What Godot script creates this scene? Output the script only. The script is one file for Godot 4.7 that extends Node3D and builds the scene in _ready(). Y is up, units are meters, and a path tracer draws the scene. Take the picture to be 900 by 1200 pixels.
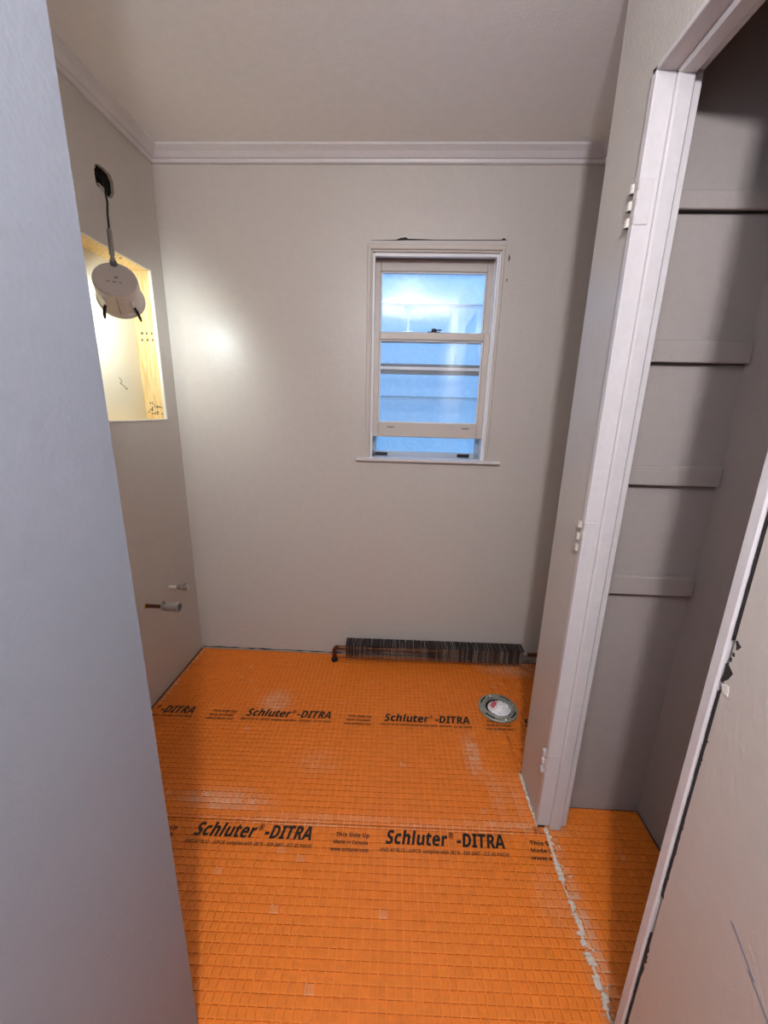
extends Node3D
# A small bathroom under renovation, seen from its entrance passage.
# Helper V(x, y, f): x to the right, y up, f metres forward of the camera.

const XL := -1.126      # left wall
const FB := 1.981       # back wall
const XR := 0.82        # right wall of the recess behind the closet
const XP := 0.52        # passage side of the closet wall
const FS := 1.258       # bath side of the closet partition
const H := 2.44
const FJ := 1.052       # face of the far closet jamb
const TILT := 0.0187    # the membrane was laid about a degree off square

var M := {}
var rng := RandomNumberGenerator.new()


func V(x: float, y: float, f: float) -> Vector3:
	return Vector3(x, y, -f)


# ---------------------------------------------------------------- mesh builder
class MB:
	var v := PackedVector3Array()
	var n := PackedVector3Array()
	var c := PackedColorArray()
	var col := Color.WHITE

	func tri(a: Vector3, b: Vector3, d: Vector3, na: Vector3, nb: Vector3, nd: Vector3) -> void:
		var g := (b - a).cross(d - a)
		if g.length_squared() < 1e-20:
			return
		if g.dot(na + nb + nd) > 0.0:      # front faces run clockwise
			v.append_array([a, d, b]); n.append_array([na, nd, nb])
		else:
			v.append_array([a, b, d]); n.append_array([na, nb, nd])
		c.append_array([col, col, col])

	func face(pts: Array, out: Vector3) -> void:
		var g := Vector3.ZERO
		for i in range(1, pts.size() - 1):
			g += (pts[i] - pts[0]).cross(pts[i + 1] - pts[0])
		if g.length_squared() < 1e-20:
			return
		g = g.normalized()
		if g.dot(out) < 0.0:
			g = -g
		for i in range(1, pts.size() - 1):
			tri(pts[0], pts[i], pts[i + 1], g, g, g)

	func box(lo: Vector3, hi: Vector3, bev := 0.0, t := Transform3D()) -> void:
		var ce := (lo + hi) * 0.5
		var h := (hi - lo).abs() * 0.5
		var b: float = minf(bev, minf(h.x, minf(h.y, h.z)) * 0.9)
		var p := func(ax: int, s: Vector3) -> Vector3:
			var q := Vector3(s.x * (h.x - b), s.y * (h.y - b), s.z * (h.z - b))
			q[ax] = s[ax] * h[ax]
			return t * (ce + q)
		var middle := t * ce
		for ax in 3:
			var u := (ax + 1) % 3
			var w := (ax + 2) % 3
			for sg in [-1.0, 1.0]:
				var ring := []
				for k in [[-1.0, -1.0], [1.0, -1.0], [1.0, 1.0], [-1.0, 1.0]]:
					var s := Vector3.ZERO
					s[ax] = sg; s[u] = k[0]; s[w] = k[1]
					ring.append(p.call(ax, s))
				face(ring, (ring[0] + ring[2]) * 0.5 - middle)
		if b <= 0.0:
			return
		for ax in 3:
			var u := (ax + 1) % 3
			var w := (ax + 2) % 3
			for su in [-1.0, 1.0]:
				for sw in [-1.0, 1.0]:
					var s0 := Vector3.ZERO
					s0[u] = su; s0[w] = sw; s0[ax] = -1.0
					var s1 := s0
					s1[ax] = 1.0
					var ring := [p.call(u, s0), p.call(u, s1), p.call(w, s1), p.call(w, s0)]
					face(ring, (ring[0] + ring[2]) * 0.5 - middle)
		for sx in [-1.0, 1.0]:
			for sy in [-1.0, 1.0]:
				for sz in [-1.0, 1.0]:
					var s := Vector3(sx, sy, sz)
					face([p.call(0, s), p.call(1, s), p.call(2, s)], t.basis * s)

	# flat polygon in a local xy plane, extruded along local z from 0 to depth
	func prism(poly: PackedVector2Array, depth: float, t := Transform3D()) -> void:
		var idx := Geometry2D.triangulate_polygon(poly)
		var zn := (t.basis * Vector3(0, 0, 1)).normalized()
		for i in range(0, idx.size(), 3):
			for e in [[0.0, -zn], [depth, zn]]:
				var q := []
				for k in 3:
					q.append(t * Vector3(poly[idx[i + k]].x, poly[idx[i + k]].y, e[0]))
				face(q, e[1] * signf(depth))
		var cw := Geometry2D.is_polygon_clockwise(poly)
		for i in poly.size():
			var a := poly[i]
			var b := poly[(i + 1) % poly.size()]
			var nn := Vector2(b.y - a.y, a.x - b.x)
			if cw:
				nn = -nn
			face([t * Vector3(a.x, a.y, 0), t * Vector3(b.x, b.y, 0), t * Vector3(b.x, b.y, depth), t * Vector3(a.x, a.y, depth)], t.basis * Vector3(nn.x, nn.y, 0))

	# profile of (radius, height) turned round local y; sharp edges where profile points repeat
	func lathe(prof: Array, segs: int, t := Transform3D()) -> void:
		for i in prof.size() - 1:
			var a: Vector2 = prof[i]
			var b: Vector2 = prof[i + 1]
			if a.is_equal_approx(b):
				continue
			var nn := Vector2(b.y - a.y, a.x - b.x).normalized()
			for k in segs:
				var q0 := TAU * k / segs
				var q1 := TAU * (k + 1) / segs
				var d0 := Vector3(cos(q0), 0, sin(q0))
				var d1 := Vector3(cos(q1), 0, sin(q1))
				var n0 := (t.basis * (d0 * nn.x + Vector3(0, nn.y, 0))).normalized()
				var n1 := (t.basis * (d1 * nn.x + Vector3(0, nn.y, 0))).normalized()
				var pa := t * (d0 * a.x + Vector3(0, a.y, 0))
				var pb := t * (d1 * a.x + Vector3(0, a.y, 0))
				var pc := t * (d1 * b.x + Vector3(0, b.y, 0))
				var pd := t * (d0 * b.x + Vector3(0, b.y, 0))
				tri(pa, pb, pc, n0, n1, n1)
				tri(pa, pc, pd, n0, n1, n0)

	func tube(path: Array, radii, segs := 10, caps := true) -> void:
		var rings := []
		var up := Vector3(0.123, 0.94, 0.31).normalized()
		for i in path.size():
			var d: Vector3 = (path[mini(i + 1, path.size() - 1)] - path[maxi(i - 1, 0)]).normalized()
			var u := up - d * up.dot(d)
			if u.length() < 0.05:
				u = Vector3(1, 0, 0) - d * d.x
			u = u.normalized()
			up = u
			var w := d.cross(u)
			var r: float = radii[i] if radii is Array else radii
			var ring := []
			for k in segs:
				var q := TAU * k / segs
				var o := u * cos(q) + w * sin(q)
				ring.append([path[i] + o * r, o])
			rings.append(ring)
		for i in path.size() - 1:
			for k in segs:
				var a = rings[i][k]
				var b = rings[i][(k + 1) % segs]
				var e = rings[i + 1][(k + 1) % segs]
				var f = rings[i + 1][k]
				tri(a[0], b[0], e[0], a[1], b[1], e[1])
				tri(a[0], e[0], f[0], a[1], e[1], f[1])
		if caps:
			for e in [0, path.size() - 1]:
				var pts := []
				for q in rings[e]:
					pts.append(q[0])
				face(pts, path[e] - path[1 if e == 0 else e - 1])

	func mesh() -> ArrayMesh:
		var a := []
		a.resize(Mesh.ARRAY_MAX)
		a[Mesh.ARRAY_VERTEX] = v
		a[Mesh.ARRAY_NORMAL] = n
		a[Mesh.ARRAY_COLOR] = c
		var m := ArrayMesh.new()
		m.add_surface_from_arrays(Mesh.PRIMITIVE_TRIANGLES, a)
		return m


func put(called: String, mb: MB, m: Material, parent: Node = null) -> MeshInstance3D:
	return put_mesh(called, mb.mesh(), m, parent)


func put_mesh(called: String, mesh: Mesh, m: Material, parent: Node = null) -> MeshInstance3D:
	var o := MeshInstance3D.new()
	o.mesh = mesh
	o.material_override = m
	var p: Node = parent if parent else self
	o.name = numbered(called, p)
	p.add_child(o, true)
	return o


func numbered(called: String, p: Node) -> String:
	if not p.has_node(NodePath(called)):
		return called
	var i := 1
	while p.has_node(NodePath("%s_%03d" % [called, i])):
		i += 1
	return "%s_%03d" % [called, i]


func tag(o: Node, label: String, category: String, group := "") -> void:
	o.set_meta("label", label)
	o.set_meta("category", category)
	if group:
		o.set_meta("group", group)


func thing(called: String, label: String, category: String, at := Vector3.ZERO, group := "") -> Node3D:
	var o := Node3D.new()
	o.name = numbered(called, self)
	add_child(o, true)
	o.position = at
	tag(o, label, category, group)
	return o


func structure(o: Node, label: String, category: String) -> Node:
	o.set_meta("kind", "structure")
	tag(o, label, category)
	return o


func box_part(called: String, lo: Vector3, hi: Vector3, m: Material, parent: Node, bev := 0.002) -> MeshInstance3D:
	var b := MB.new()
	b.box(lo, hi, bev)
	return put(called, b, m, parent)


func axis_basis(y: Vector3) -> Basis:
	y = y.normalized()
	var x := y.cross(Vector3(0, 0, 1) if absf(y.z) < 0.9 else Vector3(1, 0, 0)).normalized()
	return Basis(x, y, x.cross(y))


# a wall of thickness along axis ax, with rectangular holes; all in V coordinates (x, y, f)
func wall_mesh(lo: Vector3, hi: Vector3, ax: int, holes: Array, b: MB = null) -> MB:
	if b == null:
		b = MB.new()
	var u := 1 if ax == 0 else 0
	var w := 2 if ax != 2 else 1
	var us := [lo[u], hi[u]]
	var ws := [lo[w], hi[w]]
	for h in holes:
		us.append_array([h[0], h[2]]); ws.append_array([h[1], h[3]])
	us.sort(); ws.sort()
	var solid := func(i: int, j: int) -> bool:
		if i < 0 or j < 0 or i >= us.size() - 1 or j >= ws.size() - 1:
			return false
		if us[i + 1] - us[i] < 1e-6 or ws[j + 1] - ws[j] < 1e-6:
			return false
		var cu: float = (us[i] + us[i + 1]) * 0.5
		var cw: float = (ws[j] + ws[j + 1]) * 0.5
		for h in holes:
			if cu > h[0] and cu < h[2] and cw > h[1] and cw < h[3]:
				return false
		return true
	var at := func(a: float, uu: float, ww: float) -> Vector3:
		var q := Vector3.ZERO
		q[ax] = a; q[u] = uu; q[w] = ww
		return V(q.x, q.y, q.z)
	for i in us.size() - 1:
		for j in ws.size() - 1:
			if not solid.call(i, j):
				continue
			for e in [[lo[ax], -1.0], [hi[ax], 1.0]]:
				var nn := Vector3.ZERO
				nn[ax] = e[1]
				b.face([at.call(e[0], us[i], ws[j]), at.call(e[0], us[i + 1], ws[j]), at.call(e[0], us[i + 1], ws[j + 1]), at.call(e[0], us[i], ws[j + 1])], V(nn.x, nn.y, nn.z))
			for s in [[-1, 0], [1, 0], [0, -1], [0, 1]]:
				var ni: int = i + s[0]
				var nj: int = j + s[1]
				# skip slivers of no width
				while ni >= 0 and ni < us.size() - 1 and us[ni + 1] - us[ni] < 1e-6 and s[0] != 0:
					ni += s[0]
				while nj >= 0 and nj < ws.size() - 1 and ws[nj + 1] - ws[nj] < 1e-6 and s[1] != 0:
					nj += s[1]
				if solid.call(ni, nj):
					continue
				var nn := Vector3.ZERO
				nn[u] = s[0]; nn[w] = s[1]
				var q := []
				if s[0] != 0:
					var uu: float = us[i + 1] if s[0] > 0 else us[i]
					q = [at.call(lo[ax], uu, ws[j]), at.call(hi[ax], uu, ws[j]), at.call(hi[ax], uu, ws[j + 1]), at.call(lo[ax], uu, ws[j + 1])]
				else:
					var ww: float = ws[j + 1] if s[1] > 0 else ws[j]
					q = [at.call(lo[ax], us[i], ww), at.call(hi[ax], us[i], ww), at.call(hi[ax], us[i + 1], ww), at.call(lo[ax], us[i + 1], ww)]
				b.face(q, V(nn.x, nn.y, nn.z))
	return b


# ---------------------------------------------------------------- materials
func noise_tex(freq: float, seed_: int, normal := false, size := 512, octaves := 3, bump := 4.0, ramp: Gradient = null) -> NoiseTexture2D:
	var f := FastNoiseLite.new()
	f.noise_type = FastNoiseLite.TYPE_SIMPLEX_SMOOTH
	f.frequency = freq
	f.seed = seed_
	f.fractal_octaves = octaves
	var t := NoiseTexture2D.new()
	t.width = size; t.height = size
	t.seamless = true
	t.noise = f
	if normal:
		t.as_normal_map = true
		t.bump_strength = bump
	if ramp:
		t.color_ramp = ramp
	return t


func mat(called: String, srgb: Color, rough: float, metal := 0.0) -> StandardMaterial3D:
	var m := StandardMaterial3D.new()
	m.resource_name = called
	m.albedo_color = srgb
	m.roughness = rough
	m.metallic = metal
	M[called] = m
	return m


func triplanar(m: StandardMaterial3D, per_metre: float) -> void:
	m.uv1_triplanar = true
	m.uv1_world_triplanar = true
	m.uv1_scale = Vector3.ONE * per_metre


func ramp(stops: Array) -> Gradient:
	var g := Gradient.new()
	var o := PackedFloat32Array()
	var k := PackedColorArray()
	for s in stops:
		o.append(s[0]); k.append(s[1])
	g.offsets = o
	g.colors = k
	return g


func make_materials() -> void:
	var peel := noise_tex(0.045, 3, true, 512, 3, 5.0)
	var mottle := noise_tex(0.012, 8, false, 512, 4, 1.0, ramp([[0.0, Color(0.98, 0.98, 0.98)], [1.0, Color.WHITE]]))
	for p in [["paint", Color(0.765, 0.735, 0.70), 0.36], ["ceiling_paint", Color(0.96, 0.955, 0.94), 0.6], ["cool_lit_paint", Color(0.53, 0.55, 0.59), 0.5], ["closet_shade_paint", Color(0.66, 0.625, 0.60), 0.55]]:  # hall tint holds cool light, closet tone holds shade, both in the colour
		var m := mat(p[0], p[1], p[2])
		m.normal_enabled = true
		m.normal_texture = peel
		m.normal_scale = 0.09 if p[0] == "ceiling_paint" else (0.13 if p[0] == "cool_lit_paint" else 0.2)
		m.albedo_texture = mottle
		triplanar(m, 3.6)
	var trim := mat("trim_paint", Color(0.83, 0.81, 0.805), 0.38)
	trim.albedo_texture = noise_tex(0.02, 21, false, 512, 4, 1.0, ramp([[0.0, Color(0.97, 0.97, 0.97)], [1.0, Color.WHITE]]))
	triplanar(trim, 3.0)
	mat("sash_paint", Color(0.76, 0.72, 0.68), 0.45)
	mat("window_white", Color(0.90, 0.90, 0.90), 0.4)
	# membrane: orange, dust, mortar haze and painted web highlights come in as vertex colours
	var mem := mat("membrane", Color.WHITE, 0.36)
	mem.vertex_color_use_as_albedo = true
	mem.albedo_texture = noise_tex(0.02, 33, false, 1024, 5, 1.0, ramp([[0.0, Color(0.95, 0.94, 0.93)], [0.55, Color.WHITE], [1.0, Color(1, 1, 1)]]))
	triplanar(mem, 1.4)
	mem.normal_enabled = true
	mem.normal_texture = noise_tex(0.09, 14, true, 512, 3, 4.0)
	mem.normal_scale = 0.2
	mat("ink", Color(0.05, 0.035, 0.05), 0.55)
	var mortar := mat("mortar", Color(0.90, 0.87, 0.82), 0.95)
	mortar.albedo_texture = noise_tex(0.06, 40, false, 256, 4, 1.0, ramp([[0.0, Color(0.8, 0.78, 0.76)], [1.0, Color.WHITE]]))
	triplanar(mortar, 12.0)
	mat("subfloor", Color(0.27, 0.24, 0.22), 0.9)
	mat("gap", Color(0.17, 0.15, 0.14), 0.95)  # dark joints, and the painted shadow line under each cleat
	mat("gypsum", Color(0.86, 0.84, 0.80), 0.95)
	var lumber := mat("lumber", Color(0.93, 0.83, 0.62), 0.75)
	lumber.albedo_texture = noise_tex(0.012, 51, false, 512, 4, 1.0, ramp([[0.0, Color(0.88, 0.82, 0.72)], [0.5, Color(0.98, 0.95, 0.9)], [1.0, Color.WHITE]]))
	lumber.uv1_triplanar = true
	lumber.uv1_world_triplanar = true
	lumber.uv1_scale = Vector3(9, 1.2, 9)
	mat("cream_board", Color(0.86, 0.82, 0.72), 0.7)
	mat("stamp", Color(0.45, 0.38, 0.28), 0.8)
	mat("galvanized", Color(0.66, 0.65, 0.62), 0.5, 0.6)
	mat("box_dark", Color(0.17, 0.15, 0.13), 0.8)
	mat("wire_black", Color(0.06, 0.06, 0.06), 0.5)
	mat("wire_white", Color(0.95, 0.93, 0.86), 0.5)
	mat("copper_bare", Color(0.78, 0.62, 0.34), 0.5, 0.3)
	mat("lamp_grey", Color(0.74, 0.70, 0.67), 0.5)
	mat("lamp_side", Color(0.88, 0.85, 0.81), 0.42)
	mat("chrome", Color(0.80, 0.80, 0.80), 0.22, 1.0)
	mat("white_plastic", Color(0.88, 0.87, 0.85), 0.4)
	mat("copper_pipe", Color(0.42, 0.27, 0.19), 0.42, 0.8)
	mat("solder_grey", Color(0.76, 0.75, 0.73), 0.4, 0.7)
	mat("fin_metal", Color.WHITE, 0.6, 0.2).vertex_color_use_as_albedo = true
	mat("fin_worn", Color(0.42, 0.33, 0.28), 0.55, 0.5)
	var ring := mat("flange_metal", Color(0.76, 0.77, 0.74), 0.5, 0.6)
	ring.albedo_texture = noise_tex(0.05, 61, false, 256, 4, 1.0, ramp([[0.0, Color(0.5, 0.55, 0.5)], [0.5, Color(0.9, 0.9, 0.88)], [1.0, Color.WHITE]]))
	triplanar(ring, 8.0)
	mat("hole_dark", Color(0.05, 0.045, 0.04), 0.9)
	mat("bag_white", Color(0.95, 0.94, 0.94), 0.35)
	mat("bag_pink", Color(0.80, 0.40, 0.42), 0.4)
	var siding := mat("siding_paint", Color(0.67, 0.84, 0.93), 0.6)
	siding.albedo_texture = noise_tex(0.03, 71, false, 512, 4, 1.0, ramp([[0.0, Color(0.88, 0.9, 0.92)], [1.0, Color.WHITE]]))
	triplanar(siding, 1.5)
	mat("aluminium", Color(0.72, 0.75, 0.78), 0.4, 0.5)
	mat("rail_dark", Color(0.42, 0.45, 0.47), 0.5)
	mat("brass_dark", Color(0.20, 0.19, 0.20), 0.4, 0.7)
	mat("bounce_ground", Color(0.80, 0.80, 0.78), 0.95)  # unseen ground, kept pale to bounce light onto the siding
	mat("roof_dark", Color(0.35, 0.34, 0.35), 0.9)
	var glass := mat("glass", Color(0.95, 0.98, 1.0, 0.04), 0.02)
	glass.transparency = BaseMaterial3D.TRANSPARENCY_ALPHA
	var glow := mat("lamp_glow", Color(1, 1, 1), 0.4)
	glow.emission_enabled = true
	glow.emission = Color(1.0, 0.96, 0.88)
	glow.emission_energy_multiplier = 2.5
	var dome := mat("unseen_lamp_glow", Color(1, 1, 1), 0.4)  # glowing shade of the unseen lamp behind the camera
	dome.emission_enabled = true
	dome.emission = Color(1.0, 0.95, 0.9)
	dome.emission_energy_multiplier = 1.5


# ---------------------------------------------------------------- the whole
func _ready() -> void:
	rng.seed = 11
	# camera
	var cam := Camera3D.new()
	cam.name = "camera"
	cam.fov = rad_to_deg(2.0 * atan(600.0 / 456.97))
	cam.near = 0.02
	cam.far = 100.0
	cam.transform = Transform3D(Basis(Vector3(0.998777, 0.024023, -0.043214), Vector3(-0.034045, 0.967963, -0.248772), Vector3(0.035854, 0.249939, 0.967597)), Vector3(0, 1.3702, 0))
	add_child(cam)
	cam.current = true
	# sky: an even, bright overcast-to-blue daylight
	var we := WorldEnvironment.new()
	we.name = "environment"
	var env := Environment.new()
	var sky := Sky.new()
	var sm := ProceduralSkyMaterial.new()
	sm.sky_top_color = Color(0.58, 0.74, 0.95)
	sm.sky_horizon_color = Color(0.86, 0.93, 1.0)
	sm.ground_bottom_color = Color(0.45, 0.45, 0.43)
	sm.ground_horizon_color = Color(0.7, 0.75, 0.78)
	sm.sky_energy_multiplier = 1.75
	sm.ground_energy_multiplier = 1.0
	sky.sky_material = sm
	env.background_mode = Environment.BG_SKY
	env.sky = sky
	env.tonemap_mode = Environment.TONE_MAPPER_LINEAR
	env.tonemap_exposure = 1.24
	env.sdfgi_enabled = true
	env.ssao_enabled = true
	env.ssil_enabled = true
	we.environment = env
	add_child(we)
	make_materials()
	setting()
	window()
	closet_door_frame()
	membrane()
	cleats()
	niche()
	electrical_box()
	downlight()
	water_stubs()
	heater()
	flange()
	outside()
	hall()


# ---------------------------------------------------------------- setting
func setting() -> void:
	var o: Node
	o = put("floor", wall_mesh(Vector3(-1.26, -0.12, -2.55), Vector3(1.05, -0.005, 2.12), 1, []), M.subfloor)
	structure(o, "bare dark subfloor showing in the gaps beside the orange membrane", "floor")
	o = put("ceiling", wall_mesh(Vector3(-1.26, H, -2.55), Vector3(1.05, H + 0.12, 2.12), 1, []), M.ceiling_paint)
	structure(o, "smooth off-white painted ceiling above the bathroom", "ceiling")
	# back wall with the window opening
	var b := wall_mesh(Vector3(-1.26, -0.005, FB), Vector3(1.05, H, FB + 0.14), 2, [[-0.162, 1.125, 0.424, 2.072]])
	var back := put("wall_back", b, M.paint)
	structure(back, "greige painted back wall with the sash window in it", "wall")
	# cracks in the plaster round the window: thin strips of dark open joint
	crack(back, [Vector2(-0.161, 2.107), Vector2(-0.046, 2.108), Vector2(-0.005, 2.111), Vector2(0.124, 2.110), Vector2(0.30, 2.111), Vector2(0.419, 2.112), Vector2(0.440, 2.112)], [0.001, 0.003, 0.007, 0.003, 0.003, 0.003, 0.001], 2)
	crack(back, [Vector2(-0.05, 2.108), Vector2(-0.03, 2.113), Vector2(-0.005, 2.116), Vector2(0.004, 2.112)], [0.003, 0.008, 0.008, 0.002], 2)
	crack(back, [Vector2(0.415, 2.114), Vector2(0.424, 2.117), Vector2(0.434, 2.113)], [0.002, 0.007, 0.002], 2)
	crack(back, [Vector2(0.455, 2.056), Vector2(0.456, 2.042), Vector2(0.453, 2.028)], [0.002, 0.007, 0.002], 2)
	crack(back, [Vector2(0.453, 1.962), Vector2(0.454, 1.955), Vector2(0.452, 1.948)], [0.002, 0.005, 0.002], 2)
	# joint along the foot of the back wall
	var pts := []
	var ws := []
	for i in 60:
		pts.append(Vector2(-1.12 + 1.9 * i / 59.0, 0.004 + rng.randf() * 0.003))
		ws.append(0.002 + rng.randf() * 0.008)
	crack(back, pts, ws, 2)
	# left wall: drywall with the cabinet cut-out and the hole for the electrical box
	var outline := PackedVector2Array([Vector2(1.610, 2.198), Vector2(1.632, 2.211), Vector2(1.663, 2.213), Vector2(1.692, 2.210), Vector2(1.706, 2.189), Vector2(1.703, 2.152), Vector2(1.682, 2.125), Vector2(1.655, 2.120), Vector2(1.632, 2.131), Vector2(1.609, 2.135), Vector2(1.606, 2.165)])
	b = wall_mesh(Vector3(XL - 0.013, -0.002, 0.44), Vector3(XL, H, FB), 0, [[1.307, 1.42, 1.945, 1.885], [2.105, 1.595, 2.225, 1.718]])
	ring_fill(b, outline)
	o = put("wall_left", b, M.paint)
	structure(o, "greige left wall with the medicine cabinet cut-out and water stubs", "wall")
	o = put("wall_outer_left", wall_mesh(Vector3(-1.30, -0.1, 0.3), Vector3(-1.245, H, FB + 0.1), 0, []), M.box_dark)
	structure(o, "dark sheathing behind the left wall's studs", "wall")
	# front wall of the left wing, hidden behind the near partition
	o = put("wall_front", wall_mesh(Vector3(-1.245, -0.005, 0.33), Vector3(-0.52, H, 0.44), 2, []), M.paint)
	structure(o, "greige wall facing the window, behind the near partition", "wall")
	# near partition on the left, cool light painted into its blue-grey colour
	b = MB.new()
	b.box(V(-0.53, -0.005, -2.4), V(-0.4155, H, 0.555), 0.003)
	o = put("wall_near_left", b, M.cool_lit_paint)
	structure(o, "partition wall standing close on the left, cool light painted in as blue-grey", "wall")
	# recess wall
	o = put("wall_right", wall_mesh(Vector3(XR, -0.005, FS), Vector3(XR + 0.1, H, FB), 0, []), M.paint)
	structure(o, "greige right wall of the recess past the closet, seen as a sliver", "wall")
	# closet partition and passage wall with the door opening
	b = MB.new()
	b.box(V(XP + 0.09, -0.004, 1.137), V(1.05, H, FS), 0.0)
	o = put("wall_closet_partition", b, M.paint)
	structure(o, "partition wall between the closet and the bathroom recess", "wall")
	o = put("wall_closet_far", wall_mesh(Vector3(XP + 0.09, -0.005, 1.133), Vector3(0.90, H, 1.137), 2, []), M.closet_shade_paint)
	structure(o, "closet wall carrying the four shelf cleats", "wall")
	o = put("wall_closet_back", wall_mesh(Vector3(0.90, -0.005, 0.44), Vector3(1.0, H, 1.137), 0, []), M.closet_shade_paint)
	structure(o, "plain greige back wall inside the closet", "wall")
	o = put("wall_closet_near", wall_mesh(Vector3(XP + 0.09, -0.005, 0.36), Vector3(1.0, H, 0.44), 2, []), M.closet_shade_paint)
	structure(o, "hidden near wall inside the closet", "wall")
	b = wall_mesh(Vector3(XP, -0.004, -2.4), Vector3(XP + 0.09, H, FS), 0, [[-0.5, 0.549, 2.094, FJ + 0.021]])
	var passage := put("wall_passage", b, M.paint)
	structure(passage, "greige passage wall round the closet doorway, chipped beside the trim", "wall")
	# the torn joint beside the near jamb, and a scuff lower down
	var jag := [[1.40, 0.006], [1.257, 0.005], [1.161, 0.005], [1.116, 0.006], [1.079, 0.008], [1.053, 0.006], [1.040, 0.002]]
	var jag2 := [[0.953, 0.003], [0.94, 0.006], [0.914, 0.007], [0.895, 0.010], [0.882, 0.004], [0.87, 0.010], [0.855, 0.012], [0.83, 0.010], [0.806, 0.010], [0.775, 0.006], [0.746, 0.007], [0.715, 0.008], [0.69, 0.012], [0.66, 0.010], [0.60, 0.009], [0.55, 0.010], [0.489, 0.011]]
	var jag3 := [[0.40, 0.004], [0.392, 0.006], [0.36, 0.012], [0.33, 0.014], [0.279, 0.010], [0.25, 0.004], [0.23, 0.010], [0.193, 0.006], [0.16, 0.012], [0.114, 0.008], [0.05, 0.01]]
	for j in [jag, jag2, jag3]:
		pts = []
		ws = []
		for k in j.size() - 1:
			for e in 5:
				var t := e / 5.0
				var wd: float = lerpf(j[k][1], j[k + 1][1], t) * (0.34 + rng.randf() * 0.36)
				pts.append(Vector2(0.5545 - wd * 0.5 + (rng.randf() - 0.5) * 0.0012, lerpf(j[k][0], j[k + 1][0], t)))
				ws.append(wd)
		crack(passage, pts, ws, 0)
	crack(passage, [Vector2(0.547, 1.046), Vector2(0.541, 1.040), Vector2(0.543, 1.033)], [0.004, 0.008, 0.002], 0)
	crack(passage, [Vector2(0.546, 1.026), Vector2(0.545, 1.020)], [0.003, 0.004], 0)
	crack(passage, [Vector2(0.548, 1.016), Vector2(0.547, 1.010)], [0.003, 0.003], 0)
	crack(passage, [Vector2(0.552, 1.004), Vector2(0.545, 0.993), Vector2(0.548, 0.982), Vector2(0.553, 0.97)], [0.003, 0.014, 0.010, 0.003], 0)
	var chip := MB.new()
	chip.prism(PackedVector2Array([Vector2(0.551, 0.968), Vector2(0.538, 0.972), Vector2(0.536, 0.955), Vector2(0.546, 0.955)]), 0.0012, Transform3D(Basis(Vector3(0, 0, -1), Vector3(0, 1, 0), Vector3(-1, 0, 0)), Vector3(XP, 0, 0)))
	put("torn_paper", chip, M.gypsum, passage)
	for s in [[0.438, 0.642, 0.385, 0.612], [0.40, 0.612, 0.352, 0.585]]:
		var sc := MB.new()
		sc.prism(PackedVector2Array([Vector2(s[0], s[1]), Vector2(s[0] - 0.006, s[1] + 0.002), Vector2(s[2], s[3]), Vector2(s[2] + 0.003, s[3] - 0.003)]), 0.0003, Transform3D(Basis(Vector3(0, 0, -1), Vector3(0, 1, 0), Vector3(-1, 0, 0)), Vector3(XP, 0, 0)))
		put("scuff", sc, M.cool_lit_paint, passage)
	# crown moulding with mitred corners
	var prof := [Vector2(0.0, 0.0), Vector2(0.056, 0.0), Vector2(0.056, 0.007), Vector2(0.050, 0.011), Vector2(0.038, 0.019), Vector2(0.027, 0.031), Vector2(0.022, 0.036), Vector2(0.016, 0.037), Vector2(0.014, 0.046), Vector2(0.010, 0.050), Vector2(0.0, 0.051)]
	crown("trim_1", prof, func(p): return V(XL + p.x, H - p.y, FB - p.x), func(p): return V(XR - p.x, H - p.y, FB - p.x), V(0, -1, -1), "white crown moulding along the top of the back wall")
	crown("trim_2", prof, func(p): return V(XL + p.x, H - p.y, 0.44), func(p): return V(XL + p.x, H - p.y, FB - p.x), V(1, -1, 0), "white crown moulding along the top of the left wall")
	crown("trim_3", prof, func(p): return V(XR - p.x, H - p.y, FS), func(p): return V(XR - p.x, H - p.y, FB - p.x), V(-1, -1, 0), "short return of white crown moulding above the recess")


func crown(called: String, prof: Array, from: Callable, to: Callable, out: Vector3, label: String) -> void:
	var b := MB.new()
	for i in prof.size() - 1:
		b.face([from.call(prof[i]), from.call(prof[i + 1]), to.call(prof[i + 1]), to.call(prof[i])], out)
	b.face([from.call(prof[-1]), from.call(prof[0]), to.call(prof[0]), to.call(prof[-1])], -out)
	var e0 := []
	var e1 := []
	for p in prof:
		e0.append(from.call(p)); e1.append(to.call(p))
	b.face(e0, from.call(prof[0]) - to.call(prof[0]))
	b.face(e1, to.call(prof[0]) - from.call(prof[0]))
	structure(put(called, b, M.trim_paint), label, "moulding")


# a dark open joint: a thin uneven strip lying on the wall. ax 2: back wall (x, y); ax 0: passage wall (f, y)
func crack(parent: Node, pts: Array, widths: Array, ax: int) -> void:
	var poly := PackedVector2Array()
	var n := pts.size()
	var lower := []
	for i in n:
		var d: Vector2 = (pts[mini(i + 1, n - 1)] - pts[maxi(i - 1, 0)]).normalized()
		var s := Vector2(-d.y, d.x) * maxf(widths[i], 0.0012) * 0.5
		poly.append(pts[i] + s)
		lower.append(pts[i] - s)
	lower.reverse()
	poly.append_array(PackedVector2Array(lower))
	if Geometry2D.triangulate_polygon(poly).is_empty():
		return
	var b := MB.new()
	var t := Transform3D(Basis(Vector3(1, 0, 0), Vector3(0, 1, 0), Vector3(0, 0, 1)), Vector3(0, 0, -FB - 0.004))
	if ax == 0:
		t = Transform3D(Basis(Vector3(0, 0, -1), Vector3(0, 1, 0), Vector3(-1, 0, 0)), Vector3(XP + 0.004, 0, 0))
	b.prism(poly, 0.0046, t)
	put("joint_or_shadow", b, M.gap, parent)


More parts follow.
